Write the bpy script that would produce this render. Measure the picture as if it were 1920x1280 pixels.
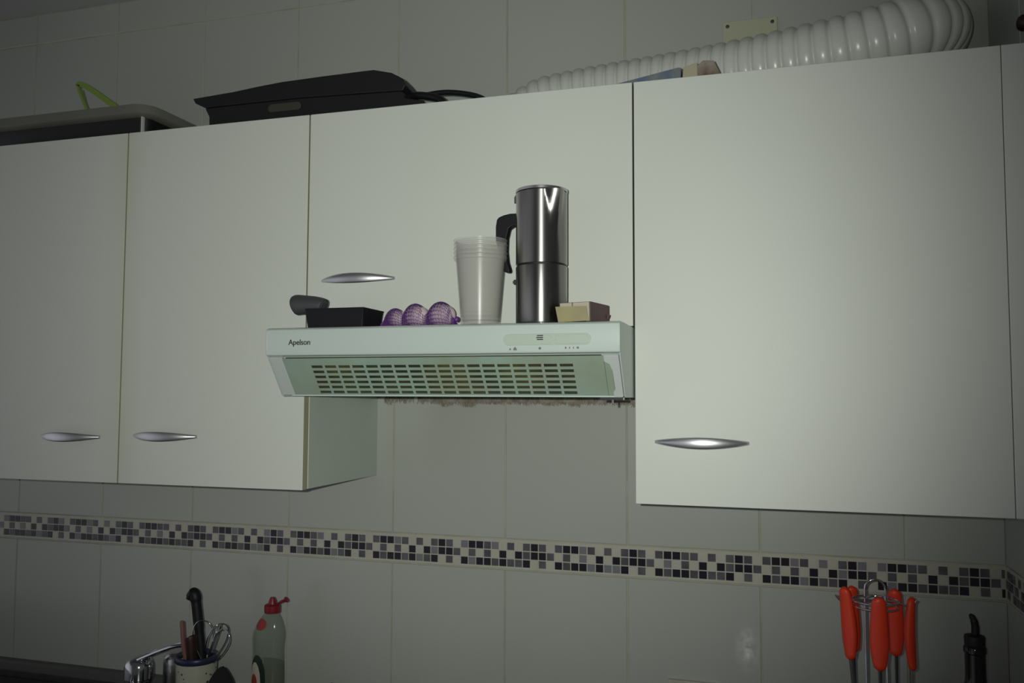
import bpy, bmesh, math, random
from mathutils import Vector, Matrix, noise
random.seed(7)
S = bpy.context.scene
COL = S.collection
for o in list(bpy.data.objects): bpy.data.objects.remove(o, do_unlink=True)

# ---------------------------------------------------------------- camera
F_PX = 1607.46
YAW, PITCH, ROLL = 0.2901, 0.0628, 0.0038
CAM = Vector((0.8076, -1.6971, 1.6082))
fw = Vector((-math.sin(YAW)*math.cos(PITCH), math.cos(YAW)*math.cos(PITCH), math.sin(PITCH)))
rt = Vector((math.cos(YAW), math.sin(YAW), 0)); up = rt.cross(fw)
rt, up = rt*math.cos(ROLL)+up*math.sin(ROLL), up*math.cos(ROLL)-rt*math.sin(ROLL)
cd = bpy.data.cameras.new('camera'); cam = bpy.data.objects.new('camera', cd); COL.objects.link(cam)
m = Matrix((rt, up, -fw)).transposed().to_4x4(); m.translation = CAM; cam.matrix_world = m
cd.sensor_width = 36; cd.lens = 36*F_PX/1920; cd.clip_start = 0.02
S.camera = cam
S.view_settings.view_transform = 'Standard'; S.view_settings.look = 'None'
S.view_settings.gamma = 1; S.view_settings.use_curve_mapping = False
S.view_settings.exposure = 0.0

# ---------------------------------------------------------------- light
w = bpy.data.worlds.new('room_ambience'); S.world = w; w.use_nodes = True
wn, wl = w.node_tree.nodes, w.node_tree.links; bgn = wn['Background']; bgn.inputs[1].default_value = 1.0
wtc = wn.new('ShaderNodeTexCoord'); wdt = wn.new('ShaderNodeVectorMath'); wdt.operation = 'DOT_PRODUCT'
wdt.inputs[1].default_value = Vector((-.93, -.33, -.12)).normalized()      # fill added from the left, unseen source, to lift the darker walls
wl.new(wtc.outputs['Generated'], wdt.inputs[0])
wmr = wn.new('ShaderNodeMapRange'); wmr.inputs[1].default_value = .45; wmr.inputs[2].default_value = 1.0; wmr.interpolation_type = 'SMOOTHSTEP'
wl.new(wdt.outputs['Value'], wmr.inputs[0])
wmx = wn.new('ShaderNodeMix'); wmx.data_type = 'RGBA'; wl.new(wmr.outputs[0], wmx.inputs[0])
wmx.inputs[6].default_value = (.042, .044, .043, 1); wmx.inputs[7].default_value = (.42, .42, .46, 1)
wl.new(wmx.outputs[2], bgn.inputs[0])
ld = bpy.data.lights.new('phone_flash', 'SPOT')
ld.energy = 53; ld.color = (0.985, 1.0, 0.925); ld.shadow_soft_size = 0.006
ld.spot_size = math.radians(81.5); ld.spot_blend = 1.0
fl = bpy.data.objects.new('phone_flash', ld); COL.objects.link(fl)
fl.location = CAM + rt*(-0.045) + up*0.02 - fw*0.01
fl.rotation_euler = (Vector((0.27, -0.30, 1.78)) - fl.location).to_track_quat('-Z', 'Y').to_euler()

# ---------------------------------------------------------------- helpers
def nodes_of(mt):
    nt = mt.node_tree; return nt, nt.nodes, nt.links
def mat(name, col, rough=0.5, metal=0.0, col2=None, scale=8.0, detail=3.0, bump=0.0, bscale=60, spec=0.5, coat=0.0, trans=0.0, alpha=1.0, stretch=None, ior=1.45):
    mt = bpy.data.materials.new(name); mt.use_nodes = True
    nt, N, L = nodes_of(mt); b = N['Principled BSDF']
    b.inputs['Base Color'].default_value = (*col, 1); b.inputs['Roughness'].default_value = rough
    b.inputs['Metallic'].default_value = metal; b.inputs['Specular IOR Level'].default_value = spec
    b.inputs['Coat Weight'].default_value = coat; b.inputs['Transmission Weight'].default_value = trans
    b.inputs['Alpha'].default_value = alpha; b.inputs['IOR'].default_value = ior
    tc = N.new('ShaderNodeTexCoord'); mp = N.new('ShaderNodeMapping'); L.new(tc.outputs['Object'], mp.inputs[0])
    if stretch: mp.inputs['Scale'].default_value = stretch
    if col2:
        nz = N.new('ShaderNodeTexNoise'); nz.inputs['Scale'].default_value = scale; nz.inputs['Detail'].default_value = detail
        L.new(mp.outputs[0], nz.inputs['Vector'])
        rp = N.new('ShaderNodeValToRGB'); rp.color_ramp.elements[0].position = .35; rp.color_ramp.elements[1].position = .65
        rp.color_ramp.elements[0].color = (*col, 1); rp.color_ramp.elements[1].color = (*col2, 1)
        L.new(nz.outputs['Fac'], rp.inputs[0]); L.new(rp.outputs[0], b.inputs['Base Color'])
    if bump:
        n2 = N.new('ShaderNodeTexNoise'); n2.inputs['Scale'].default_value = bscale; n2.inputs['Detail'].default_value = 4
        L.new(mp.outputs[0], n2.inputs['Vector'])
        bp = N.new('ShaderNodeBump'); bp.inputs['Strength'].default_value = bump; bp.inputs['Distance'].default_value = .002
        L.new(n2.outputs['Fac'], bp.inputs['Height']); L.new(bp.outputs[0], b.inputs['Normal'])
    return mt
def box(bm, x0, x1, y0, y1, z0, z1, mi=0):
    v = [bm.verts.new(p) for p in ((x0,y0,z0),(x1,y0,z0),(x1,y1,z0),(x0,y1,z0),(x0,y0,z1),(x1,y0,z1),(x1,y1,z1),(x0,y1,z1))]
    for f in ((0,3,2,1),(4,5,6,7),(0,1,5,4),(1,2,6,5),(2,3,7,6),(3,0,4,7)):
        fc = bm.faces.new([v[i] for i in f]); fc.material_index = mi
    return v
def prism(bm, pts, axis, a0, a1, mi=0, flip=False):
    def P(p, a):
        if axis == 'x': return (a, p[0], p[1])
        if axis == 'y': return (p[0], a, p[1])
        return (p[0], p[1], a)
    A = [bm.verts.new(P(p, a0)) for p in pts]; B = [bm.verts.new(P(p, a1)) for p in pts]
    fs = [bm.faces.new(A), bm.faces.new(B[::-1])]
    n = len(pts)
    for i in range(n): fs.append(bm.faces.new((A[i], B[i], B[(i+1) % n], A[(i+1) % n])))
    for f in fs: f.material_index = mi
    bmesh.ops.recalc_face_normals(bm, faces=fs)
    return A + B
def lathe(bm, prof, c=(0,0,0), seg=40, mi=0, close=False):
    rings = []
    for r, z in prof:
        if r < 1e-6: rings.append([bm.verts.new((c[0], c[1], c[2]+z))])
        else: rings.append([bm.verts.new((c[0]+r*math.cos(2*math.pi*i/seg), c[1]+r*math.sin(2*math.pi*i/seg), c[2]+z)) for i in range(seg)])
    for a, b in zip(rings, rings[1:]):
        for i in range(seg):
            j = (i+1) % seg
            if len(a) == 1 and len(b) == 1: continue
            if len(a) == 1: f = bm.faces.new((a[0], b[j], b[i]))
            elif len(b) == 1: f = bm.faces.new((a[i], a[j], b[0]))
            else: f = bm.faces.new((a[i], a[j], b[j], b[i]))
            f.material_index = mi
    return [v for r in rings for v in r]
def catmull(pts, n=8):
    P = [Vector(p) for p in pts]; out = []
    for i in range(len(P)-1):
        p0 = P[i-1] if i else P[0]*2-P[1]; p1, p2 = P[i], P[i+1]; p3 = P[i+2] if i+2 < len(P) else P[-1]*2-P[-2]
        for k in range(n):
            t = k/n
            out.append(.5*((2*p1)+(p2-p0)*t+(2*p0-5*p1+4*p2-p3)*t*t+(3*p1-p0-3*p2+p3)*t**3))
    out.append(P[-1]); return out
def tube(bm, pts, r, seg=10, mi=0, caps=True, closed=False, flat=1.0):
    P = [Vector(p) for p in pts]; n = len(P)
    rr = r if isinstance(r, (list, tuple)) else [r]*n
    T = []
    for i in range(n):
        if closed: t = P[(i+1) % n]-P[i-1]
        else: t = P[min(i+1, n-1)]-P[max(i-1, 0)]
        T.append(t.normalized())
    nrm = T[0].orthogonal().normalized(); rings = []
    for i in range(n):
        nrm = (nrm - T[i]*nrm.dot(T[i])).normalized(); bn = T[i].cross(nrm)
        rings.append([bm.verts.new(P[i]+nrm*rr[i]*math.cos(2*math.pi*k/seg)+bn*rr[i]*flat*math.sin(2*math.pi*k/seg)) for k in range(seg)])
    pairs = list(zip(rings, rings[1:])) + ([(rings[-1], rings[0])] if closed else [])
    for a, b in pairs:
        for k in range(seg):
            j = (k+1) % seg; f = bm.faces.new((a[k], a[j], b[j], b[k])); f.material_index = mi
    if caps and not closed:
        bm.faces.new(rings[0][::-1]).material_index = mi; bm.faces.new(rings[-1]).material_index = mi
def obj(name, bm, mats, parent=None, bevel=0, angle=35, solid=0, sub=0, fixn=True, bseg=2):
    if fixn: bmesh.ops.recalc_face_normals(bm, faces=bm.faces[:])
    me = bpy.data.meshes.new(name); bm.to_mesh(me); bm.free()
    for mt in (mats if isinstance(mats, (list, tuple)) else [mats]): me.materials.append(mt)
    me.polygons.foreach_set('use_smooth', [True]*len(me.polygons)); me.set_sharp_from_angle(angle=math.radians(angle))
    o = bpy.data.objects.new(name, me); COL.objects.link(o)
    if parent: o.parent = parent
    if solid:
        s = o.modifiers.new('s', 'SOLIDIFY'); s.thickness = solid; s.offset = 0
    if bevel:
        b = o.modifiers.new('b', 'BEVEL'); b.width = bevel; b.segments = bseg; b.limit_method = 'ANGLE'; b.angle_limit = math.radians(40); b.harden_normals = True
    if sub:
        s = o.modifiers.new('u', 'SUBSURF'); s.levels = sub; s.render_levels = sub
    return o
def tag(o, label, cat, group=None, kind=None):
    if label: o['label'] = label
    if cat: o['category'] = cat
    if group: o['group'] = group
    if kind: o['kind'] = kind
    return o
def thing(name, loc, label, cat, group=None):
    o = bpy.data.objects.new(name, None); COL.objects.link(o); o.empty_display_size = .05
    o.location = loc; return tag(o, label, cat, group)
def put(o, parent):      # geometry is modelled in room coordinates; shift it under its Empty
    o.parent = parent; o.location = Vector(o.location)-parent.location; return o
def recentre(o, c):      # move the object's origin to its own axis
    c = Vector(c); o.data.transform(Matrix.Translation(-c)); o.location = Vector(o.location)+c; return o
def B(): return bmesh.new()

# ---------------------------------------------------------------- materials
M_door = mat('door_laminate', (.62,.65,.60), .5, col2=(.60,.63,.575), scale=3, bump=.05, bscale=45, stretch=(1,1,.35))
def yellow_edges(mt, x0, x1):    # aged yellow laminate along the vertical seams
    nt, N, L = nodes_of(mt); b = N['Principled BSDF']; src = b.inputs['Base Color'].links[0].from_socket
    tc = N.new('ShaderNodeTexCoord'); sx = N.new('ShaderNodeSeparateXYZ'); L.new(tc.outputs['Object'], sx.inputs[0])
    nz = N.new('ShaderNodeTexNoise'); nz.inputs['Scale'].default_value = 6; L.new(tc.outputs['Object'], nz.inputs['Vector'])
    def near(x):
        a = N.new('ShaderNodeMath'); a.operation = 'SUBTRACT'; L.new(sx.outputs[0], a.inputs[0]); a.inputs[1].default_value = x
        c = N.new('ShaderNodeMath'); c.operation = 'ABSOLUTE'; L.new(a.outputs[0], c.inputs[0])
        r = N.new('ShaderNodeMapRange'); r.inputs[1].default_value = 0; r.inputs[2].default_value = .05; r.inputs[3].default_value = .45; r.inputs[4].default_value = 0
        L.new(c.outputs[0], r.inputs[0]); return r.outputs[0]
    mx = N.new('ShaderNodeMath'); mx.operation = 'MAXIMUM'; L.new(near(x0), mx.inputs[0]); L.new(near(x1), mx.inputs[1])
    ml = N.new('ShaderNodeMath'); ml.operation = 'MULTIPLY'; L.new(mx.outputs[0], ml.inputs[0]); L.new(nz.outputs['Fac'], ml.inputs[1])
    m2 = N.new('ShaderNodeMix'); m2.data_type = 'RGBA'; L.new(ml.outputs[0], m2.inputs[0]); L.new(src, m2.inputs[6]); m2.inputs[7].default_value = (.42,.43,.22,1)
    L.new(m2.outputs[2], b.inputs['Base Color'])
M_doorL = mat('door_laminate_aged', (.62,.65,.60), .5, col2=(.60,.63,.575), scale=3, bump=.05, bscale=45, stretch=(1,1,.35))
yellow_edges(M_doorL, -.4057, -.4057)
M_edge = mat('door_edge_band', (.36,.36,.24), .5)
M_edgeg = mat('door_edge_grey', (.30,.31,.28), .5)
M_edge2 = mat('carcass_edge_band', (.66,.66,.52), .45)
M_carc = mat('carcass_laminate', (.50,.56,.49), .4, col2=(.47,.53,.46), scale=5)
M_gap = mat('dark_gap', (.05,.05,.045), .8)
M_tile = mat('wall_tile_glaze', (.40,.42,.385), .22, col2=(.38,.40,.365), scale=2.0, detail=5, bump=.02, bscale=5)
M_grout = mat('tile_grout', (.42,.42,.31), .8, col2=(.30,.30,.22), scale=9)
M_cream = mat('border_cream_glaze', (.44,.435,.37), .25, col2=(.41,.40,.34), scale=30)
M_blk = mat('mosaic_black_glass', (.018,.018,.026), .15)
M_gry = mat('mosaic_grey_glass', (.11,.112,.122), .2, col2=(.075,.072,.082), scale=25)
M_lgry = mat('mosaic_light_grey_glass', (.17,.175,.19), .2)
M_ceil = mat('ceiling_paint', (.44,.45,.44), .8, col2=(.42,.43,.42), scale=3)
M_metal = mat('brushed_aluminium', (.66,.66,.69), .40, 1.0, bump=.06, bscale=200, stretch=(1,40,40))
M_hood = mat('hood_enamel', (.50,.58,.545), .32, col2=(.48,.56,.525), scale=4)
M_hoodside = mat('hood_endcap_plastic', (.50,.55,.53), .4)
M_grille = mat('filter_grille_painted', (.29,.41,.345), .42, col2=(.27,.33,.25), scale=9)
M_filter = mat('greasy_filter_mat', (.022,.026,.016), .85, col2=(.07,.068,.015), scale=16)
M_ctrl = mat('control_cover_plastic', (.44,.52,.45), .3)
M_ink = mat('black_print', (.02,.022,.03), .6)
M_inkg = mat('grey_print', (.16,.17,.18), .6)
M_grime = mat('brown_grease', (.20,.175,.14), .8, col2=(.32,.30,.25), scale=90)
M_chrome = mat('chrome', (.62,.62,.66), .1, 1.0)
M_steel = mat('brushed_steel', (.40,.395,.375), .30, 1.0, stretch=(1,1,.08), col2=(.25,.245,.24), scale=38)
def anisotropic(mt):
    nt, N, L = nodes_of(mt); t = N.new('ShaderNodeTangent'); t.direction_type = 'RADIAL'; t.axis = 'Z'
    b = N['Principled BSDF']; b.inputs['Anisotropic'].default_value = .85; b.inputs['Anisotropic Rotation'].default_value = .25; L.new(t.outputs[0], b.inputs['Tangent'])
anisotropic(M_steel)
M_steelp = mat('polished_steel', (.55,.54,.55), .25, 1.0)
M_black = mat('black_plastic', (.008,.008,.010), .48, spec=.35)
M_blackm = mat('matt_black_plastic', (.008,.008,.009), .55)
M_dgrey = mat('dark_grey_rubber', (.05,.053,.055), .55)
M_duct = mat('white_pvc_duct', (.58,.60,.56), .27)
M_tray = mat('grey_tray_plastic', (.19,.19,.165), .5, col2=(.17,.17,.15), scale=6)
M_lime = mat('lime_green_plastic', (.21,.32,.06), .45)
M_lblue = mat('blue_carton', (.10,.13,.20), .5, col2=(.17,.19,.18), scale=45)
M_card = mat('tan_carton', (.36,.34,.23), .6)
M_cardb = mat('brown_printed_carton', (.10,.05,.025), .6, col2=(.30,.27,.23), scale=28)
M_plate = mat('ivory_plate', (.43,.44,.32), .45)
M_wine = mat('maroon_carton', (.11,.06,.065), .55, col2=(.09,.05,.055), scale=15)
M_flap = mat('yellow_cream_carton', (.34,.32,.15), .6, col2=(.30,.265,.16), scale=20)
M_inner = mat('cream_carton_inside', (.44,.40,.32), .7)
M_orange = mat('orange_red_handle', (.72,.045,.012), .42)
M_shaft = mat('dark_steel_shaft', (.20,.20,.20), .3, 1.0)
M_cup = mat('cream_ceramic', (.42,.42,.34), .3)
M_bluerim = mat('blue_glaze', (.022,.028,.065), .35)
M_dot = mat('dark_glaze_dots', (.05,.035,.025), .4)
M_red = mat('red_plastic', (.19,.010,.018), .4)
M_redst = mat('red_sticker', (.30,.025,.025), .5)
M_pinkst = mat('pink_stick', (.20,.085,.07), .6)
M_brown = mat('dark_brown_wood', (.025,.007,.007), .5)
M_counter = mat('dark_worktop', (.025,.025,.028), .3, col2=(.04,.04,.042), scale=60)
M_upst = mat('worktop_strip', (.09,.085,.085), .4)
M_cloth = mat('black_cloth', (.008,.008,.009), .9)
M_glassb = mat('dark_bottle_glass', (.006,.007,.005), .12)
M_lgreen = mat('green_label', (.008,.025,.012), .5)
M_lcream = mat('cream_label', (.45,.42,.33), .5)
M_lred = mat('red_label', (.25,.03,.02), .5)
def see_through(name, col, amount, rough=.15, tint=(1,1,1)):
    mt = bpy.data.materials.new(name); mt.use_nodes = True; nt, N, L = nodes_of(mt)
    b = N['Principled BSDF']; b.inputs['Base Color'].default_value = (*col, 1); b.inputs['Roughness'].default_value = rough
    t = N.new('ShaderNodeBsdfTransparent'); t.inputs[0].default_value = (*tint, 1)
    mx = N.new('ShaderNodeMixShader'); mx.inputs[0].default_value = amount
    L.new(t.outputs[0], mx.inputs[1]); L.new(b.outputs[0], mx.inputs[2]); L.new(mx.outputs[0], N['Material Output'].inputs[0])
    return mt
M_pp = see_through('clear_cup_plastic', (.70,.70,.66), .24, .27, (.95,.95,.94))
M_pet = see_through('clear_bottle_plastic', (.34,.37,.32), .30, .12, (.84,.88,.83))
M_soap = see_through('green_soap', (.05,.085,.02), .60, .15, (.50,.66,.38))
M_net = mat('purple_net_thread', (.12,.035,.22), .5)
M_garlic = mat('garlic_skin', (.66,.56,.54), .5, col2=(.46,.33,.44), scale=22, stretch=(1,1,.3))

# ---------------------------------------------------------------- room
XR, ZC = 1.2013, 2.573
TW, TX0, ROWH = .2505, .0375, .3933
BZ1, BZ0 = 1.3155, 1.2545          # mosaic border strip top / bottom
def spans(a, b, start, step):
    k = math.floor((a-start)/step); out = []
    while start+k*step < b:
        out.append((max(a, start+k*step), min(b, start+(k+1)*step))); k += 1
    return [s for s in out if s[1]-s[0] > .004]
rows = [(BZ1+ROWH*i, min(BZ1+ROWH*(i+1), ZC)) for i in range(4)] + [(BZ0-ROWH*(i+1), BZ0-ROWH*i) for i in range(3)] + [(0, BZ0-3*ROWH)]
rows = [r for r in rows if r[1]-r[0] > .01]
def tile_face(bm, a0, a1, z0, z1, wall, g=.0012):
    e = .0012
    def P(a, z, d): return (a, -d, z) if wall == 'back' else (XR-d, a, z)
    o = [(a0+g, z0+g), (a1-g, z0+g), (a1-g, z1-g), (a0+g, z1-g)]; i = [(a0+g+e, z0+g+e), (a1-g-e, z0+g+e), (a1-g-e, z1-g-e), (a0+g+e, z1-g-e)]
    O = [bm.verts.new(P(*p, 0)) for p in o]; I = [bm.verts.new(P(*p, .0012)) for p in i]
    bm.faces.new(I)
    for k in range(4): bm.faces.new((O[k], O[(k+1) % 4], I[(k+1) % 4], I[k]))
bm = B(); box(bm, -2.4, XR+.1, 0, .1, 0, ZC, 1)
for f in bm.faces: f.material_index = 1
for a, b in spans(-2.4, XR, TX0, TW):
    for z0, z1 in rows: tile_face(bm, a, b, z0, z1, 'back')
bmesh.ops.recalc_face_normals(bm, faces=bm.faces[:])
M_tileB = M_tile.copy(); M_tileB.name = 'wall_tile_glaze_reflection'
def streak_reflection(mt):      # reflection off a dried streak near the socket, painted whitish into tile colour
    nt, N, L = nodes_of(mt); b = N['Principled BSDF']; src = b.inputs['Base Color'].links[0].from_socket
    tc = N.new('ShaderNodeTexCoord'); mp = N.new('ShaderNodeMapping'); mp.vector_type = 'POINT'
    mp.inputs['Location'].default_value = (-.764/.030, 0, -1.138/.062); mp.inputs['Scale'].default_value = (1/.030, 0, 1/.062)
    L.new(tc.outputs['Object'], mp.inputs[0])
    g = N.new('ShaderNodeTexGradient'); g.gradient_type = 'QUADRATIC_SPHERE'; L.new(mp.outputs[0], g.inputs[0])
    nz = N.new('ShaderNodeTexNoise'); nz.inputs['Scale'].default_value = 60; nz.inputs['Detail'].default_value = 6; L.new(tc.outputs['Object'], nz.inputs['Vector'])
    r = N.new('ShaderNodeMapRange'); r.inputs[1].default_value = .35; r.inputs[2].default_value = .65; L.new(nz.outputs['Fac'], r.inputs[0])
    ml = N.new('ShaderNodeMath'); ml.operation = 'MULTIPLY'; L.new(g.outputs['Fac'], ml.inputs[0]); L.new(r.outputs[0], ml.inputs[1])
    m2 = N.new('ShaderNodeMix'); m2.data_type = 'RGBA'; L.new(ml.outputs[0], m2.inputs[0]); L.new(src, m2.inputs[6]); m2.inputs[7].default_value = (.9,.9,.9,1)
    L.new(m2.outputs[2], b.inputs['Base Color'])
streak_reflection(M_tileB)
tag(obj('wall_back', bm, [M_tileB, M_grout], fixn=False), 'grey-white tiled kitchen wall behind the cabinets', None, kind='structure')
bm = B(); box(bm, XR, XR+.1, -2.6, 0, 0, ZC, 1)
for a, b in spans(-2.6, 0, -.19, TW):
    for z0, z1 in rows: tile_face(bm, a, b, z0, z1, 'right')
bmesh.ops.recalc_face_normals(bm, faces=bm.faces[:])
tag(obj('wall_right', bm, [M_tile, M_grout], fixn=False), 'tiled side wall meeting the back wall at the right corner', None, kind='structure')
bm = B(); box(bm, -2.4, XR+.1, -2.6, .1, ZC, ZC+.05)
tag(obj('ceiling', bm, M_ceil), 'pale painted ceiling', None, kind='structure')
bm = B(); box(bm, -2.4, XR+.1, -2.6, .1, -.05, 0)
tag(obj('floor', bm, mat('floor_tile', (.3,.27,.23), .4, col2=(.26,.24,.2), scale=4)), 'plain floor', None, kind='structure')

# mosaic border: 12-column repeat, three rows (k black, g grey, l light grey, . cream)
PAT = ['gkklg.g.gkg.', '.g.g.k.kgkkg', 'kgkkgkggk.g.']
P0, PP, ZT = -1.0054, .1998, 1.3086
pit = PP/12; ts = pit*.87
def mosaic(bm, wall, a_lo, a_hi, first):
    def bx(a0, a1, z0, z1, d0, d1, mi):
        if wall == 'back': box(bm, a0, a1, -d1, -d0, z0, z1, mi)
        else: box(bm, XR-d1, XR-d0, a0, a1, z0, z1, mi)
    # rounded cream strip, slightly proud of the tiles
    pr = [(0, BZ0-.0012), (.0030, BZ0-.0012), (.0040, BZ0-.0004), (.0040, BZ0+.0006), (.0032, BZ0+.0016), (.0018, BZ0+.0022), (.0018, BZ1-.0005), (0, BZ1-.0005)]
    if wall == 'back': prism(bm, [(-d, z) for d, z in pr], 'x', a_lo, a_hi, 0)
    else: prism(bm, [(XR-d, z) for d, z in pr], 'y', a_lo, a_hi, 0)
    k = math.floor((a_lo-first)/pit)
    while first+k*pit < a_hi-.003:
        a0 = first+k*pit; c = k % 12; per = k//12
        for r in range(3):
            ch = PAT[r][c]
            if a0 < a_lo: continue
            z1 = ZT-r*pit
            if ch == '.': bx(a0, min(a0+ts, a_hi-.002), z1-ts, z1, .0018, .0023, 0); continue
            rnd = random.random()
            mi = {'k': 1, 'g': 2 if rnd < .8 else 3, 'l': 3 if per % 2 else 2}[ch]
            bx(a0, min(a0+ts, a_hi-.002), z1-ts, z1, .0018, .0026, mi)
        k += 1
bm = B(); mosaic(bm, 'back', -2.4, XR-.002, P0)
tag(obj('trim_1', bm, [M_cream, M_blk, M_gry, M_lgry]), 'cream border strip with black and grey mosaic squares on the back wall', None, kind='structure')
bm = B(); mosaic(bm, 'right', -2.6, -.0005, -pit*11.6)
tag(obj('trim_2', bm, [M_cream, M_blk, M_gry, M_lgry]), 'mosaic border strip continuing on the right wall', None, kind='structure')

# ---------------------------------------------------------------- wall cabinets
D0, D1, CT, CB = -.308, -.290, 2.1268, 1.4363
def bow_handle(parent, cx, cz, yf):
    bm = B(); R, half, nx, nz = .113, .0722, 40, 8
    grid = []
    for i in range(nx+1):
        t = -1+2*i/nx; x = t*half
        y = yf-.001-(math.sqrt(R*R-x*x)-math.sqrt(R*R-half*half))
        h = .0018+.0068*(1-abs(t)**1.9)
        grid.append([bm.verts.new((cx+x, y+.0022*(2*j/nz-1)**2, cz+h*(2*j/nz-1))) for j in range(nz+1)])
    for i in range(nx):
        for j in range(nz): bm.faces.new((grid[i][j], grid[i+1][j], grid[i+1][j+1], grid[i][j+1]))
    return obj('handle', bm, M_metal, parent, solid=.0022, angle=60)
def cabinet(name, x0, x1, zb, zt, hx, hz, label, lab_door, group, md=None, exposed=False):
    root = thing(name, (x0, -.15, zb), label, 'cabinet', group)
    bm = B(); t = .016; y1 = -.001
    box(bm, x0+.001, x0+t, D1+.001, y1, zb, zt); box(bm, x1-t, x1-.001, D1+.001, y1, zb, zt)
    box(bm, x0+t, x1-t, D1+.001, y1, zb, zb+t); box(bm, x0+t, x1-t, D1+.001, y1, zt-t, zt)
    box(bm, x0+t, x1-t, -.008, y1, zb+t, zt-t)
    for f in bm.faces:
        if f.calc_center_median().y < D1+.002: f.material_index = 1
    put(obj('carcass', bm, [M_carc, M_edge2], bevel=.0006), root)
    bm = B(); box(bm, x0+.0012, x1-.0012, D0, D1, zb-.001, zt)
    for f in bm.faces:
        if abs(f.normal.y) < .5: pass
    bm.normal_update()
    for f in bm.faces:
        if abs(f.normal.x) > .5 or f.normal.z < -.5: f.material_index = 1
    d = put(obj('door', bm, [md or M_door, M_edge if md else M_edgeg], bevel=.0012), root)
    h = bow_handle(d, hx, hz, D0); h.location = (0, 0, 0)
    return root
cabinet('wall_cabinet', -.8114, -.4057, CB, CT, -.521, 1.5235, 'white wall cabinet at the far left with a bow handle at its lower right', '', 'white wall cabinets in one row', M_doorL)
cabinet('wall_cabinet', -.4057, 0, CB, CT, -.2985, 1.528, 'narrow white wall cabinet immediately left of the extractor hood, its side panel visible', '', 'white wall cabinets in one row', M_doorL)
cabinet('wall_cabinet', 0, .6, 1.7225, CT, .1035, 1.815, 'short white wall cabinet directly above the extractor hood', '', 'white wall cabinets in one row')
cabinet('wall_cabinet', .6, 1.1450-.0004, CB, CT, .7055, 1.535, 'widest white wall cabinet right of the extractor hood, brightest in the flash', '', 'white wall cabinets in one row')
bm = B(); box(bm, 1.1442, XR-.0022, D0-.0004, -.002, CB-.001, CT)
tag(obj('filler_panel', bm, M_door, bevel=.001), 'narrow white filler panel closing the gap between the right cabinet and the corner wall', 'panel')

# ---------------------------------------------------------------- extractor hood
hood = thing('extractor_hood', (.3, -.2, 1.6055), 'white slim extractor hood with slotted green-grey underside, mounted beneath the short cabinet', 'extractor hood')
H = lambda o: put(o, hood)
x0, x1, zt, zb = .0012, .5988, 1.7195, 1.6055
bm = B()
front = [(-.003, zt), (-.432, zt), (-.437, zt-.0015), (-.4395, zt-.004), (-.440, zt-.008), (-.440, 1.677), (-.4385, 1.6735), (-.435, 1.672)]
prism(bm, front+[(-.427, 1.672), (-.425, 1.680), (-.372, 1.6135), (-.003, 1.6135)], 'x', x0+.002, x1-.002)
side = front+[(-.387, 1.6075), (-.384, zb), (-.003, zb)]
prism(bm, side, 'x', x0, x0+.003); prism(bm, side, 'x', x1-.003, x1)
H(obj('body', bm, M_hood, bevel=.001, angle=30))
# the sloping underside: everything below lives on this plane
SA, SB = Vector((0, -.4345, 1.6705)), Vector((0, -.3865, 1.6068))
sd = (SB-SA); SL = sd.length; sd.normalize(); sn = Vector((0, -sd.z, sd.y)); sn = -sn if sn.y > 0 else sn
def onslope(x, s, h=0): return SA + Vector((x, 0, 0)) + sd*s + sn*h
def slope_poly(bm, pts, h0, h1, mi=0):
    A = [bm.verts.new(onslope(x, s, h0)) for x, s in pts]; Bv = [bm.verts.new(onslope(x, s, h1)) for x, s in pts]
    fs = [bm.faces.new(A), bm.faces.new(Bv[::-1])]
    for i in range(len(pts)): j = (i+1) % len(pts); fs.append(bm.faces.new((A[i], Bv[i], Bv[j], A[j])))
    for f in fs: f.material_index = mi
# grille plate with real slots
gx0, gx1 = .028, .572
xs = [gx0]; cols = 18; c0, cp, cw = .0775, .02503, .0207
for i in range(cols): xs += [c0+cp*i, c0+cp*i+cw]
xs.append(gx1)
ss = [.004]; r0, rp, rh = .0180, .01045, .0057
for i in range(6): ss += [r0+rp*i, r0+rp*i+rh]
ss.append(SL-.001)
bm = B(); V = [[bm.verts.new(onslope(x, s, -.0015)) for s in ss] for x in xs]
for i in range(len(xs)-1):
    for j in range(len(ss)-1):
        if i % 2 == 1 and j % 2 == 1: continue
        bm.faces.new((V[i][j], V[i+1][j], V[i+1][j+1], V[i][j+1]))
g = H(obj('grille', bm, M_grille, solid=.0010, angle=30)); g.data.polygons.foreach_set('use_smooth', [False]*len(g.data.polygons)); g['label'] = 'green-grey slotted grille'
bm = B()
ridge = []
for (cx, cs, a0) in ((.044, .018, 180), (.044, SL-.012, 90), (.556, SL-.012, 0), (.556, .018, -90)):
    for k in range(5):
        a = math.radians(a0-90*k/4 if True else 0); ridge.append(onslope(cx+.010*math.cos(a+math.pi/2*0), cs-.010*math.sin(a), .0002))
pts = []
for cx, cs, q in ((.046, .016, 2), (.556, .016, 3), (.556, SL-.012, 0), (.046, SL-.012, 1)):
    for k in range(6):
        a = math.pi/2*(q+k/5); pts.append(onslope(cx+.011*math.cos(a), cs+.011*math.sin(a), -.0006))
tube(bm, pts, .0011, 8, closed=True)
r = put(obj('stamped_rib', bm, M_grille, angle=60), hood); r.parent = g; r.matrix_parent_inverse = Matrix(); 
bm = B(); slope_poly(bm, [(gx0+.004, .005), (gx1-.004, .005), (gx1-.004, SL-.004), (gx0+.004, SL-.004)], -.0062, -.0048)
o = H(obj('filter_mat', bm, M_filter)); o['label'] = 'dark olive greasy filter mat'
bm = B(); slope_poly(bm, [(.0045, .002), (.0275, .002), (.0275, SL-.001), (.0045, SL-.001)], -.006, 0)
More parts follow.
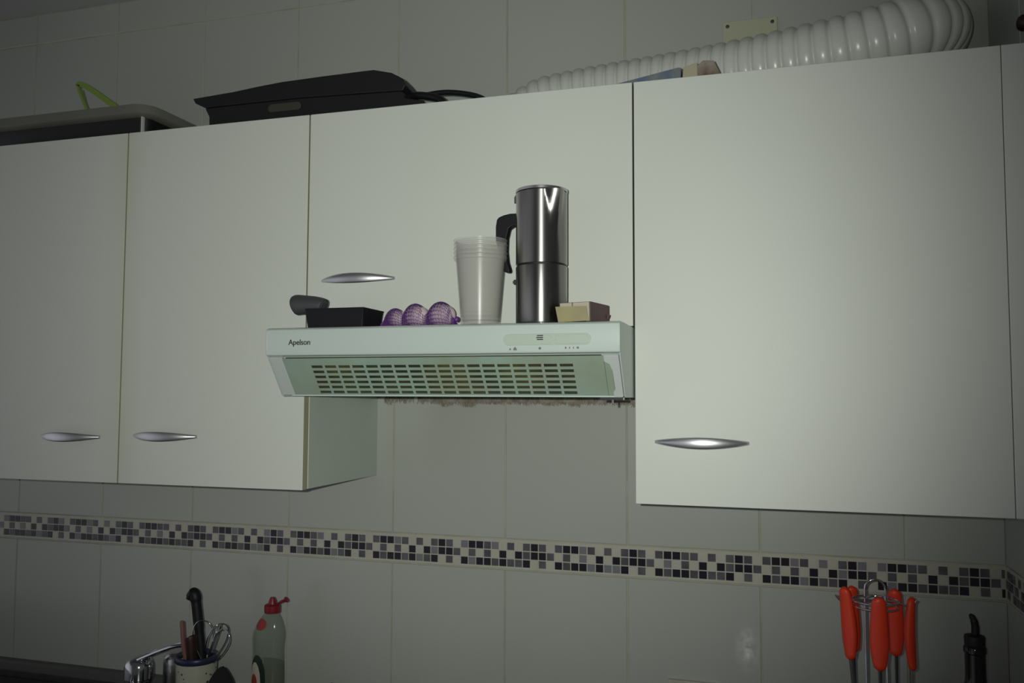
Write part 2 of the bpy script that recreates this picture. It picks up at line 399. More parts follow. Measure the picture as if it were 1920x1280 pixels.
H(obj('end_cap', bm, M_hoodside, bevel=.0008))
bm = B(); slope_poly(bm, [(.5725, .002), (.5955, .002), (.5955, SL-.001), (.581, SL-.001), (.581, SL-.010), (.584, SL-.014), (.5835, .030), (.580, .018), (.5725, .013)], -.004, .0015)
H(obj('end_cap', bm, M_hoodside, bevel=.0006))
bm = B(); slope_poly(bm, [(.5725, .014), (.583, .02), (.583, SL-.001), (.5725, SL-.001)], -.004, -.0008)
o = H(obj('grille_end', bm, M_grille)); 
bm = B(); box(bm, .02, .594, -.3862, -.378, 1.6058, 1.6086)
H(obj('lower_lip', bm, M_hood, bevel=.0008))
# latch under the right end
bm = B(); box(bm, .560, .596, -.394, -.384, 1.6020, 1.6054); tube(bm, [(.579, -.390, 1.6030), (.579, -.390, 1.5955)], .0014, 8); lathe(bm, [(0,0),(.0018,.0003),(.0018,.002),(0,.002)], (.579, -.390, 1.5942), 10)
o = H(obj('latch', bm, M_chrome)); o['label'] = 'small chrome latch'
# control cover
def stadium(cx, cz, hw, hh, n=10, left=True):
    p = []
    for k in range(n+1): a = -math.pi/2+math.pi*k/n; p.append((cx+hw-hh+hh*math.cos(a), cz+hh*math.sin(a)))
    if left:
        for k in range(n+1): a = math.pi/2+math.pi*k/n; p.append((cx-hw+hh+hh*math.cos(a), cz+hh*math.sin(a)))
    else: p += [(cx-hw, cz+hh), (cx-hw, cz-hh)]
    return p
bm = B(); prism(bm, stadium(.4868, 1.6932, .0685, .0086), 'y', -.4412, -.4395)
cp_ = H(obj('control_cover', bm, M_ctrl, bevel=.0006)); cp_['label'] = 'pale green rounded control cover'
def sub(o, p, root):  # geometry already in room coordinates, parent p sits at the room origin offset of root
    o.parent = p; o.location = (0, 0, 0); return o
bm = B(); prism(bm, stadium(.5265, 1.6932, .0255, .0068, left=False), 'y', -.4422, -.4411)
sub(obj('light_switch', bm, M_ctrl, bevel=.0004), cp_, hood)
bm = B(); prism(bm, stadium(.4880, 1.6932, .0085, .0068, left=False), 'y', -.4420, -.4411)
sub(obj('slider', bm, M_ctrl, bevel=.0004), cp_, hood)
for k in range(3):
    bm = B(); box(bm, .4725-.001*(k == 1), .4820, -.4427, -.4420, 1.6990-.0030*k-.0008, 1.6990-.0030*k+.0008); sub(obj('speed_mark', bm, M_ink), cp_, hood)
bm = B(); prism(bm, [(.4275, 1.6775), (.4315, 1.6775), (.4295, 1.681)], 'y', -.4404, -.4399); H(obj('symbol_print', bm, M_inkg))
bm = B(); prism(bm, [(.4345, 1.677), (.4400, 1.677), (.4400, 1.6795), (.4372, 1.6825), (.4345, 1.6795)], 'y', -.4404, -.4399); H(obj('symbol_print', bm, M_inkg)); bm = B()
lathe_pts = [( .4765+.0021*math.cos(a*math.pi/6), 1.6797+.0021*math.sin(a*math.pi/6)) for a in range(12)]
prism(bm, lathe_pts, 'y', -.4404, -.4399)
H(obj('symbol_print', bm, M_inkg))
for k, (a, wd) in enumerate(((.5155, .0022), (.5220, .0014), (.5278, .0014), (.5335, .0034))):
    bm = B(); box(bm, a, a+wd, -.4404, -.4399, 1.6785, 1.6815); H(obj('level_print', bm, M_inkg))
# lettering
cu = bpy.data.curves.new('lettering', 'FONT'); cu.body = 'Apelson'; cu.size = .0128; cu.extrude = .00015; cu.offset = .00018; cu.space_character = .97
to = bpy.data.objects.new('tmp', cu); COL.objects.link(to)
dg = bpy.context.evaluated_depsgraph_get(); me = bpy.data.meshes.new_from_object(to.evaluated_get(dg)); bpy.data.objects.remove(to, do_unlink=True)
me.transform(Matrix.Translation((.0445, -.4402, 1.6905)) @ Matrix.Rotation(math.pi/2, 4, 'X')); me.materials.clear(); me.materials.append(M_ink)
lo = bpy.data.objects.new('lettering', me); COL.objects.link(lo); put(lo, hood); lo['label'] = 'dark maker lettering'
# greasy fringe hanging below the back edge of the hood
bm = B(); rg = random.Random(3)
for k in range(2300):
    x = rg.uniform(.02, .59); dn = .45+.55*noise.noise(Vector((x*14, 0, 0)))
    if x < .10 and rg.random() > .25: continue
    if rg.random() > max(.15, dn+.25): continue
    L_ = rg.uniform(.006, .017)+max(0, noise.noise(Vector((x*22, 3, 0))))*.020
    y = -.0035-rg.random()*.002
    q = Vector((x, y, 1.6055)); pts = [q]
    for s in range(3): q = q+Vector((rg.uniform(-.003, .003), 0, -L_/3)); pts.append(q)
    tube(bm, pts, [rg.uniform(.001,.0024), rg.uniform(.0008,.0020), .0010, .0004], 5)
o = H(obj('grease_fringe', bm, M_grime)); o['kind'] = 'stuff'; o['label'] = 'brown greasy fluff'

# ---------------------------------------------------------------- on the hood
HZ = 1.7196
# moka pot
px, py, R = .4625, -.377, .0412
pot = thing('moka_pot', (px, py, HZ), 'tall cylindrical brushed steel stovetop coffee pot with a black handle, standing on the hood', 'coffee pot')
bm = B(); lathe(bm, [(0, .0005), (R-.003, .0005), (R-.001, .002), (R-.0002, .004), (R, .092), (R-.0005, .0935), (R-.003, .0938), (0, .0938)], (px, py, HZ), 64)
recentre(put(obj('lower_chamber', bm, M_steel), pot), (px, py, HZ))
bm = B(); lathe(bm, [(R-.0022, .0936), (R-.0022, .0965)], (px, py, HZ), 64); put(obj('seal_ring', bm, M_blackm), pot)
bm = B(); seg = 96; rings = []
sp = math.radians(-41)       # the pouring lip points to the front right
for z in [.0962, .0968, .12, .15, .17, .18, .19, .198, .200, .204, .208, .2115, .2125]:
    ring = []
    for i in range(seg):
        a = 2*math.pi*i/seg; da = (a-sp+math.pi) % (2*math.pi)-math.pi
        k = max(0, (z-.138)/.0745); wdt = .20+.26*k
        r_ = R-.0008*(z < .0965)-.0006*(z > .212)+.0120*k**1.3*max(0, 1-abs(da)/wdt)
        ring.append(bm.verts.new((px+r_*math.cos(a), py+r_*math.sin(a), HZ+z)))
    rings.append(ring)
for a, b in zip(rings, rings[1:]):
    for i in range(seg): bm.faces.new((a[i], a[(i+1) % seg], b[(i+1) % seg], b[i]))
bm.faces.new(rings[0][::-1]); bm.faces.new(rings[-1])
recentre(put(obj('upper_chamber', bm, M_steel, angle=28), pot), (px, py, HZ))
bm = B(); lathe(bm, [(0, .2128), (R-.002, .2128), (R+.0006, .2133), (R+.0008, .2170), (R-.001, .2182), (.02, .2195), (0, .2198)], (px, py, HZ), 64); put(obj('lid', bm, M_steelp), pot)
bm = B(); tube(bm, [(px-R+.001, py-.004, HZ+.2125), (px-R-.0020, py-.004, HZ+.2085), (px-R-.0018, py-.004, HZ+.1990)], .0018, 8); put(obj('hinge', bm, M_dgrey), pot)
bm = B(); prism(bm, [(0.4281, 1.9055), (0.4058, 1.9060), (0.3948, 1.9040), (0.3865, 1.9009), (0.3829, 1.8967), (0.3811, 1.8852), (0.3812, 1.8630), (0.3859, 1.8451), (0.3915, 1.8299), (0.3934, 1.8122), (0.3980, 1.8094), (0.4043, 1.8087), (0.4061, 1.8126), (0.4015, 1.8268), (0.3996, 1.8445), (0.4004, 1.8665), (0.4040, 1.8814), (0.4095, 1.8850), (0.4282, 1.8857)], 'y', py+.011, py+.026)
put(obj('handle', bm, M_black, angle=50, bevel=.003, bseg=3), pot)
bm = B(); tube(bm, [(px-R+.001, py-.003, HZ+.0705), (px-R-.0035, py-.003, HZ+.0705)], .0042, 14); tube(bm, [(px-R-.003, py-.003, HZ+.0705), (px-R-.0055, py-.003, HZ+.0705)], .0022, 12)
put(obj('safety_valve', bm, M_dgrey), pot)
# nested clear cups
names = ['lowest of the nested clear plastic cups, its whole tapered side showing beside the coffee pot', 'second cup from the bottom of the nested clear plastic stack', 'middle cup of the nested clear plastic stack', 'second cup from the top of the nested clear plastic stack', 'topmost cup of the nested clear plastic stack, its rim uppermost']
def cup_mesh():
    bm = B(); rb, rt_, h = .0305, .0392, .1085
    pr = [(0, .002), (rb-.002, .002), (rb, .0), (rb+.0003, .003)]
    for k in range(1, 10): pr.append((rb+(rt_-rb)*k/10, h*.95*k/10))
    pr += [(rt_, h*.95), (rt_+.0022, h*.953), (rt_+.0028, h*.962), (rt_+.0030, h-.0012), (rt_+.0040, h-.0006), (rt_+.0042, h+.0006), (rt_+.0030, h+.0010), (rt_+.0020, h)]
    lathe(bm, pr, seg=56); return bm
c0_ = obj('plastic_cup', cup_mesh(), M_pp, angle=40)
c0_.location = (.3680, -.404, HZ); tag(c0_, names[0], 'cup', 'nested clear plastic cups on the hood')
for k in range(1, 5):
    c = c0_.copy(); COL.objects.link(c); c.location = (.3680+.0004*(k % 2), -.404, HZ+.0068*k); c['label'] = names[k]
# garlic in a purple net
bulbs = [(.241, -.368, .0215, .0195), (.2865, -.368, .0235, .0205), (.2045, -.362, .0185, .0160)]
gl = ['middle garlic bulb in the purple net on the hood', 'right-hand garlic bulb in the purple net, nearest the clear cups', 'left-hand smaller garlic bulb in the purple net, next to the black tin']
def bulb_mesh(r, h, seg=36, ny=18, grow=0):
    bm = B(); rings = []
    for j in range(ny+1):
        t = j/ny; ph = math.pi*t; rr = r*math.sin(ph)**.85 if 0 < t < 1 else 0
        z = h*(1-math.cos(ph))
        if t > .88: rr = max(rr*.8, r*.10) if t < 1 else r*.07
        ring = []
        for i in range(seg):
            a = 2*math.pi*i/seg; lob = 1+.055*math.cos(7*a)*math.sin(ph)
            ring.append(bm.verts.new(((rr*lob+grow)*math.cos(a), (rr*lob+grow)*math.sin(a), z+(grow if t > .5 else 0))))
        rings.append(ring)
    for a, b in zip(rings, rings[1:]):
        for i in range(seg): bm.faces.new((a[i], a[(i+1) % seg], b[(i+1) % seg], b[i]))
    bm.faces.new(rings[0]); bm.faces.new(rings[-1]); bmesh.ops.remove_doubles(bm, verts=bm.verts[:], dist=1e-5); return bm
for (x, y, r, h), l in zip(bulbs, gl):
    o = obj('garlic_bulb', bulb_mesh(r, h*.93), M_garlic, angle=60); o.location = (x, y, HZ+.0012)
    o.rotation_euler = (.25, .12, x*9); o.location.z += .0015; tag(o, l, 'garlic', 'garlic bulbs in the purple net')
net = thing('net_bag', (.25, -.368, HZ), 'purple net bag knotted at its right end around the garlic bulbs', 'net bag')
bm = B(); segx, sega = 52, 20
def net_r(x):
    v = .004
    for (bx, by, r, h) in bulbs:
        d = (x-bx)/(r+.0015)
        if abs(d) < 1: v = max(v, (h+.0012)*math.sqrt(1-d*d)**.9)
    return v
xa, xb = .184, .3135
Vn = []
for i in range(segx+1):
    x = xa+(xb-xa)*i/segx; r = max(net_r(x), .0125 if .19 < x < .308 else .004)
    Vn.append([bm.verts.new((x, -.367+r*1.03*math.cos(2*math.pi*k/sega+(i % 2)*math.pi/sega), max(HZ+.0006, HZ+r+.0006+r*math.sin(2*math.pi*k/sega+(i % 2)*math.pi/sega)))) for k in range(sega)])
for i in range(segx):
    for k in range(sega):
        j = (k+1) % sega
        if i % 2: bm.faces.new((Vn[i][k], Vn[i][j], Vn[i+1][k])); bm.faces.new((Vn[i][j], Vn[i+1][j], Vn[i+1][k]))
        else: bm.faces.new((Vn[i][k], Vn[i][j], Vn[i+1][j])); bm.faces.new((Vn[i][k], Vn[i+1][j], Vn[i+1][k]))
o = put(obj('netting', bm, M_net), net); wf = o.modifiers.new('w', 'WIREFRAME'); wf.thickness = .00085; wf.use_replace = True; wf.use_even_offset = False
bm = B(); tube(bm, catmull([(.311, -.372, HZ+.012), (.317, -.376, HZ+.013), (.322, -.379, HZ+.0135)], 5), [.0045, .0035, .0022, .0018, .0022, .0032, .0042, .005, .0045, .003, .0015], 10); put(obj('knot', bm, M_net), net)
bm = B()
for k in range(7):
    a = k*.9; tube(bm, catmull([(.190, -.362, HZ+.012), (.186+.003*math.cos(a), -.368, HZ+.010+.006*math.sin(a)), (.1815+.003*math.cos(a), -.372+.004*math.sin(a), HZ+.006+.003*math.sin(a))], 4), .0012, 6)
put(obj('tied_end', bm, M_net), net)
# paper scrap under the net
# black tin and the grip lying across it
bm = B()
def tin(bm, x0, x1, y0, y1, z0, z1, tp, wall):
    def ring(i, z, o): return [bm.verts.new((x0+i-o, y0+i-o, z)), bm.verts.new((x1-i+o, y0+i-o, z)), bm.verts.new((x1-i+o, y1-i+o, z)), bm.verts.new((x0+i-o, y1-i+o, z))]
    a = ring(tp, z0, 0); b = ring(0, z1-.003, 0); c = ring(0, z1, .0012); d = ring(wall, z1, 0); e = ring(wall+tp, z0+wall, 0)
    bm.faces.new(a[::-1])
    for p, q in ((a, b), (b, c), (c, d), (d, e)):
        for k in range(4): bm.faces.new((p[k], p[(k+1) % 4], q[(k+1) % 4], q[k]))
    bm.faces.new(e)
tin(bm, .0655, .1735, -.425, -.350, HZ, HZ+.0325, .0035, .0015)
tag(obj('shallow_tin', bm, M_black, bevel=.0012), 'shallow black rectangular tin at the left end of the hood', 'tin')
bm = B()
gp = catmull([(.0225, -.392, HZ+.0415), (.030, -.392, HZ+.0430), (.046, -.391, HZ+.0430), (.064, -.390, HZ+.0425), (.0775, -.389, HZ+.0410), (.0810, -.389, HZ+.0400)], 6)
n = len(gp); rad = []
for i in range(n):
    t = i/(n-1); rad.append(.0180*min(1, math.sqrt(max(.02, 1-((.22-t)/.24)**2)) if t < .22 else 1)*(1-.45*max(0, t-.25)) * (1 if t < .95 else .8))
tube(bm, gp, rad, 20, flat=.95)
for v in bm.verts:     # flatten where it rests
    pass
tag(obj('rubber_grip', bm, M_dgrey, angle=50), 'dark grey rounded rubber grip lying across the left edge of the black tin', 'grip')
# open carton
bx = thing('small_carton', (.536, -.392, HZ), 'small open maroon carton with a cream flap folded down, right of the coffee pot', 'box')
bx.rotation_euler = (0, 0, math.radians(-13))
hw, hd, hh = .0255, .034, .0305
bm = B(); t = .0008
box(bm, -hw, hw, -hd, hd, 0, t); box(bm, -hw, hw, -hd, hd, hh-t, hh); box(bm, -hw, -hw+t, -hd, hd, t, hh-t); box(bm, hw-t, hw, -hd, hd, t, hh-t); box(bm, -hw+t, hw-t, hd-t, hd, t, hh-t)
o = obj('shell', bm, M_wine, bx, bevel=.0003)
bm = B(); prism(bm, [(-hw-.006, hh-.006), (hw-.005, hh-.007), (hw-.0015, .0012), (-hw-.001, .0004)], 'y', -hd-.0055, -hd-.0045)
o = obj('front_flap', bm, M_flap, bx); o['label'] = 'yellowish cream flap'
bm = B(); box(bm, -hw+.001, -.0045, -hd-.0035, -hd+.0005, hh-.0085, hh-.001); box(bm, -.0025, hw-.001, -hd-.0035, -hd+.0005, hh-.0095, hh-.001); box(bm, hw-.006, hw-.001, -hd-.0040, -hd, .001, hh-.001)
o = obj('inner_flap', bm, M_inner, bx); o['label'] = 'pale cream inner flap'
bm = B(); prism(bm, [(hw, hh*.25), (hw+.003, hh*.35), (hw+.0045, hh*.5), (hw, hh*.55)], 'y', hd-.006, hd-.005)
obj('rear_tab', bm, M_wine, bx)

# ---------------------------------------------------------------- on top of the cabinets
TZ = CT+.0004
# corrugated duct
duct = thing('corrugated_duct', (.7, -.14, TZ), 'white corrugated ventilation duct lying along the cabinet tops to the right corner', 'duct')
path = catmull([(.270, -.082, 2.126), (.32, -.080, 2.156), (.38, -.077, 2.176), (.45, -.076, 2.186), (.53, -.077, 2.192), (.62, -.084, 2.195), (.70, -.097, 2.196), (.78, -.114, 2.197), (.86, -.130, 2.200), (.94, -.143, 2.206), (1.01, -.146, 2.218), (1.058, -.138, 2.232), (1.086, -.112, 2.242), (1.095, -.080, 2.246), (1.096, -.045, 2.248), (1.096, -.006, 2.248)], 12)
# resample evenly
ln = [0]
for a, b in zip(path, path[1:]): ln.append(ln[-1]+(b-a).length)
tot = ln[-1]; step = .0016; even = []
k = 0
for i in range(int(tot/step)+1):
    s = i*step
    while ln[k+1] < s: k += 1
    even.append(path[k].lerp(path[k+1], (s-ln[k])/(ln[k+1]-ln[k])))
rr, ph = [], 0.0
for i in range(len(even)):
    sl = i*step; p = .0222+.0050*min(1, max(0, sl-.32)/.42) if sl < .81 else .019
    ph += step/p; u = ph % 1
    base = .0585-.0042*math.exp(-(min(u, 1-u)/.13)**2)+.0016*math.sin(math.pi*u)**2
    rr.append(base*(.55+.45*min(1, sl/.13)))
bm = B(); tube(bm, even, rr, 64)
put(obj('hose', bm, M_duct, angle=70), duct)
bm = B(); e = even[-1]
lr = [(0, .001), (.064, .001), (.064, .004), (.0605, .005), (.0605, .012), (0, .012)]
vs = lathe(bm, lr, (0, 0, 0), 48)
for v in vs: v.co = Vector((e.x+v.co.x, -.0015-v.co.z, e.z+v.co.y))
put(obj('collar', bm, M_duct), duct)
# wall plate behind the duct
wp = thing('junction_cover', (.783, -.003, 2.29), 'square ivory cover plate screwed to the tiles behind the duct', 'cover plate')
bm = B(); box(bm, .7325, .8345, -.0065, -.0014, 2.238, 2.341); put(obj('plate', bm, M_plate, bevel=.0012), wp)
for sx in (.7415, .8255):
    for sz in (2.331, 2.248):
        bm = B(); vs = lathe(bm, [(0, .0), (.0036, 0), (.0034, .0012), (.0015, .002), (0, .002)], (0, 0, 0), 16)
        for v in vs: v.co = Vector((sx+v.co.x, -.0066-v.co.z, sz+v.co.y))
        put(obj('screw', bm, M_dgrey), wp)
# dark fitting on the side wall
bm = B(); vs = lathe(bm, [(0, 0), (.016, 0), (.016, .004), (.012, .009), (.006, .011), (0, .011)], (0, 0, 0), 24)
for v in vs: v.co = Vector((XR-.0014-v.co.z, -.218+v.co.x*.8, 2.192+v.co.y*.8))
tag(obj('wall_fitting', bm, M_brown), 'small dark round fitting on the right wall at the picture edge', 'fitting')
# cartons in front of the duct
bm = B(); prism(bm, [(.556, TZ), (.676, TZ), (.6775, TZ+.0235), (.672, TZ+.0242), (.566, TZ+.0065)], 'y', -.288, -.232)
tag(obj('flat_packet', bm, M_lblue, bevel=.0008), 'flat blue and white packet lying in front of the duct', 'packet')
bm = B(); prism(bm, [(.679, TZ), (.704, TZ), (.704, TZ+.0285), (.681, TZ+.0225)], 'y', -.291, -.25)
ct = thing('printed_packet', (.70, -.27, TZ), 'small tan packet with a brown printed end, right of the blue packet', 'packet')
put(obj('wrapper', bm, M_card, bevel=.0008), ct)
bm = B(); prism(bm, [(.7042, TZ), (.7425, TZ), (.7300, TZ+.0285), (.7125, TZ+.0305), (.7042, TZ+.0225)], 'y', -.291, -.25)
o = put(obj('printed_end', bm, M_cardb, angle=15), ct); o['label'] = 'brown and white printed end'
# black appliance
ap = thing('contact_grill', (-.03, -.2, TZ), 'black flat electrical appliance with a sloping lid lying on the left cabinet tops', 'appliance')
bm = B()
def loft(bm, prof, ys):     # prof(y) -> list of (x, z)
    R_ = [[bm.verts.new((x, y, z)) for x, z in prof(y)] for y in ys]
    for a, b in zip(R_, R_[1:]):
        for i in range(len(a)): j = (i+1) % len(a); bm.faces.new((a[i], b[i], b[j], a[j]))
    bm.faces.new(R_[0]); bm.faces.new(R_[-1][::-1])
lidp = [(-.293, .0735), (-.287, .0635), (-.262, .052), (-.05, .052), (.165, .045), (.171, .055), (.164, .068), (.142, .081), (.105, .0905), (.085, .0905), (0, .0895), (-.09, .0875), (-.14, .084), (-.2, .0785)]
loft(bm, lambda y: [(x*(1-.12*max(0, (y+.25)/.2)), TZ+z+(.004 if z > .06 else 0)*math.sin(max(0, (y+.265)/.17)*3.1)) for x, z in lidp], [-.262, -.255, -.22, -.16, -.10, -.075])
put(obj('lid', bm, M_blackm, bevel=.002), ap)
bm = B(); prism(bm, [(-.251, 0), (.205, 0), (.215, .012), (.205, .022), (.170, .030), (.165, .0435), (-.05, .0505), (-.262, .0505), (-.252, .032)], 'y', -.264, -.075)
for v in bm.verts: v.co.z += TZ
put(obj('base', bm, M_blackm, bevel=.002), ap)
bm = B(); prism(bm, stadium(-.0805, TZ+.0355, .036, .0078), 'y', -.2665, -.2638); o = put(obj('badge', bm, mat('dull_badge', (.045,.045,.035), .5), bevel=.0006), ap); o['label'] = 'dull grey-brown oval badge'
bm = B()
tube(bm, catmull([(.16, -.235, TZ+.040), (.175, -.24, TZ+.041), (.20, -.25, TZ+.036), (.235, -.26, TZ+.024), (.2475, -.262, TZ+.010), (.235, -.25, TZ+.0075), (.20, -.22, TZ+.0075)], 8), .0068, 12)
tube(bm, catmull([(.155, -.22, TZ+.043), (.19, -.22, TZ+.0475), (.235, -.22, TZ+.0490), (.28, -.22, TZ+.041), (.31, -.225, TZ+.028), (.325, -.23, TZ+.012), (.315, -.20, TZ+.0075), (.26, -.17, TZ+.0075)], 8), .0048, 12)
put(obj('power_cord', bm, M_black, angle=60), ap)
# grey tray with a dark body
tr = thing('oblong_tray', (-.65, -.18, TZ), 'large shallow tray with a grey flared rim and dark body on the leftmost cabinet', 'tray')
tx0, tx1, ty0, ty1 = -.93, -.402, -.262, -.045
def rrect(x0, x1, y0, y1, r, n=6):
    p = []
    for cx, cy, a in ((x1-r, y0+r, -90), (x1-r, y1-r, 0), (x0+r, y1-r, 90), (x0+r, y0+r, 180)):
        for k in range(n+1): t = math.radians(a+90*k/n); p.append((cx+r*math.cos(t), cy+r*math.sin(t)))
    return p
def rings(bm, specs, cap0=True, cap1=False, mi=None):
    R_ = [[bm.verts.new((x, y, z)) for x, y in rrect(x0, x1, y0, y1, r)] for x0, x1, y0, y1, r, z in specs]
    for q, (a, b) in enumerate(zip(R_, R_[1:])):
        for i in range(len(a)): j = (i+1) % len(a); bm.faces.new((a[i], a[j], b[j], b[i]))
    if cap0: bm.faces.new(R_[0][::-1])
    if cap1: bm.faces.new(R_[-1])
def ins(d, z, r=.03): return (tx0+d, tx1-d, ty0+d, ty1-d, max(.004, r-d*.3), TZ+z)
bm = B(); rings(bm, [ins(.034, 0), ins(.030, .004), ins(.022, .0585), ins(.024, .0585), ins(.033, .006)], True, True)
o = put(obj('dish', bm, M_blackm, angle=40), tr); o['label'] = 'dark tray body'
bm = B(); rings(bm, [ins(.0225, .056), ins(.0, .0575, .04), ins(-.0015, .059, .04), ins(.004, .0785, .04), ins(.0065, .0795, .04), ins(.012, .0775, .04), ins(.022, .060)], False, False)
put(obj('flared_rim', bm, M_tray, angle=40), tr)
bm = B(); box(bm, -.4320, -.4290, -.243, -.236, TZ+.002, TZ+.056); o = put(obj('glint_bar', bm, M_duct), tr); o['label'] = 'pale vertical bar added as a glint'  # pale bar added in place of a glint on the dark tray
# lime loop
bm = B()
def ribbon(bm, pts, wd, th, nrm=Vector((0, 1, 0))):
    P = [Vector(p) for p in pts]; rg_ = []
    for i, p in enumerate(P):
        t = (P[min(i+1, len(P)-1)]-P[max(i-1, 0)]).normalized(); s = t.cross(nrm).normalized()
        w_ = wd[i] if isinstance(wd, list) else wd
        rg_.append([bm.verts.new(p+s*w_/2*a+nrm*th/2*b) for a, b in ((-1,-1),(1,-1),(1,1),(-1,1))])
    for a, b in zip(rg_, rg_[1:]):
        for k in range(4): bm.faces.new((a[k], a[(k+1) % 4], b[(k+1) % 4], b[k]))
    bm.faces.new(rg_[0]); bm.faces.new(rg_[-1][::-1])
yl = -.165
ribbon(bm, catmull([(-.618, yl, TZ+.068), (-.650, yl, TZ+.125), (-.671, yl, TZ+.168), (-.668, yl, TZ+.176), (-.655, yl, TZ+.172), (-.630, yl, TZ+.157), (-.590, yl, TZ+.130), (-.555, yl, TZ+.105), (-.520, yl, TZ+.070)], 6), [.006]*14+[.012]*35, .004)
ribbon(bm, catmull([(-.630, yl+.02, TZ+.068), (-.655, yl+.01, TZ+.120), (-.668, yl+.004, TZ+.165)], 6), .006, .003)
ribbon(bm, [(-.63, yl+.022, TZ+.0665), (-.515, yl+.022, TZ+.0665)], .006, .048, Vector((0, 1, 0)))
ll = obj('plastic_loop', bm, M_lime, bevel=.0008)
tag(ll, 'lime green plastic strap loop sticking up out of the oblong tray', 'strap')
# contents the loop rests on: a shallow lid sitting in the tray
bm = B(); rings(bm, [(-.86, -.50, -.225, -.085, .03, TZ+.0065), (-.87, -.49, -.23, -.08, .03, TZ+.058), (-.868, -.492, -.228, -.082, .03, TZ+.062)], True, True)
tag(obj('tray_insert', bm, M_tray, bevel=.001), 'grey inner box resting inside the oblong tray under the lime strap', 'box')

# ---------------------------------------------------------------- worktop level
WZ = .930
bm = B(); box(bm, -2.0, XR-.002, -.60, -.0225, WZ-.04, WZ); tag(obj('worktop', bm, M_counter, bevel=.003), 'dark worktop running under the cabinets along the back wall', 'worktop')
bm = B(); box(bm, -2.0, XR-.002, -.58, -.003, .10, WZ-.041); box(bm, -2.0, XR-.002, -.53, -.003, 0.0, .10)
tag(obj('base_cabinet', bm, M_door, bevel=.002), 'run of white base units supporting the dark worktop', 'cabinet')
us = thing('upstand', (-.4, -.012, WZ-.01), 'dark sealing upstand with a grey top strip between worktop and tiles', 'upstand')
bm = B(); box(bm, -2.0, XR-.002, -.0215, -.0015, WZ-.04, WZ+.014); put(obj('strip_base', bm, M_counter, bevel=.001), us)
bm = B(); prism(bm, [(-.0215, WZ+.0142), (-.0015, WZ+.0142), (-.0015, WZ+.0375), (-.0150, WZ+.0355), (-.0200, WZ+.030)], 'x', -2.0, XR-.002); o = put(obj('cap_strip', bm, M_upst, bevel=.001), us)
# socket
so = thing('wall_socket', (.665, -.003, 1.03), 'ivory square wall socket on the tiles, only its top edge in the picture', 'socket')
bm = B(); box(bm, .6165, .7125, -.0105, -.0014, .974, 1.0695); put(obj('cover', bm, M_cream, bevel=.0015), so)
bm = B(); vs = lathe(bm, [(.022, 0), (.022, .0006), (.020, .0006), (.019, -.006), (0, -.006)], (0, 0, 0), 32)
for v in vs: v.co = Vector((.6645+v.co.x, -.0107-v.co.z, 1.0215+v.co.y))
put(obj('outlet', bm, M_dgrey), so)
# dish soap bottle
bt = thing('soap_bottle', (-.2015, -.09, WZ), 'clear dish soap bottle with a red flip cap and green liquid, standing by the upstand', 'bottle')
bcx, bcy = -.2015, -.09
def oval(prof, sy=.68, seg=40):
    bm = B(); vs = lathe(bm, prof, (0, 0, 0), seg)
    for v in vs: v.co = Vector((bcx+v.co.x+prof_shift(v.co.z), bcy+v.co.y*sy, WZ+v.co.z))
    return bm
def prof_shift(z): return 0.008*max(0, (z-.17)/.06)
prof = [(0, .001), (.030, .001), (.0345, .004), (.0355, .02), (.0355, .09), (.0350, .12), (.0338, .14), (.0345, .158), (.0355, .172), (.0345, .184), (.0300, .198), (.0235, .211), (.0165, .2215), (.0150, .2235)]
put(obj('shell', oval(prof), M_pet, angle=50), bt)
pr2 = [(0, .003), (.029, .003), (.0330, .006), (.0340, .02), (.0340, .09), (.0336, .118), (.0333, .123), (0, .123)]
put(obj('liquid', oval(pr2), M_soap), bt)
bm = B(); cx2 = bcx+.0082
lathe(bm, [(0, .2238), (.0162, .2238), (.0166, .2255), (.0166, .2385), (.0150, .2400), (.0090, .2412), (.0080, .2470), (.0050, .2545), (0, .2548)], (cx2, bcy, WZ), 28)
cap = put(obj('cap', bm, M_red), bt)
bm = B(); tube(bm, catmull([(cx2+.010, bcy, WZ+.2405), (cx2+.019, bcy, WZ+.2460), (cx2+.031, bcy, WZ+.2515), (cx2+.034, bcy, WZ+.2535)], 4), [.0022]*4+[.0030]*4+[.0056]*3+[.006, .004], 12); o = obj('flip_lid', bm, M_red, cap)
def curved_patch(cx, cz, hw, hh, rfun, lift, mt, name, parent, rim=None):
    bm = B(); n1, n2 = 14, 8; g = []
    ctr = None
    rowsv = []
    for j in range(n2+1):
        row = []
        for i in range(n1):
            a = 2*math.pi*i/n1; u, v = j/n2*math.cos(a), j/n2*math.sin(a)
            z = cz+hh*v; R_ = rfun(z-WZ)+lift; th = math.radians(-90)+((cx-bcx)+hw*u)/R_
            row.append(bm.verts.new((bcx+prof_shift(z-WZ)+R_*math.cos(th), bcy+R_*.68*math.sin(th), z)))
        rowsv.append(row)
    for j in range(n2):
        for i in range(n1): k = (i+1) % n1; bm.faces.new((rowsv[j][i], rowsv[j][k], rowsv[j+1][k], rowsv[j+1][i]))
    bmesh.ops.remove_doubles(bm, verts=bm.verts[:], dist=1e-6)
    return put(obj(name, bm, mt, angle=80), parent)
def rprof(z):
    for (r0_, z0_), (r1_, z1_) in zip(prof, prof[1:]):
        if z0_ <= z <= z1_ and z1_ > z0_: return r0_+(r1_-r0_)*(z-z0_)/(z1_-z0_)
    return .034
o = curved_patch(bcx-.0135, WZ+.2015, .0150, .0115, rprof, .0006, M_redst, 'sticker', bt); o['label'] = 'red oval sticker'
lb = curved_patch(bcx-.0125, WZ+.092, .022, .049, rprof, .0006, M_lgreen, 'label_sticker', bt); lb['label'] = 'green oval label'
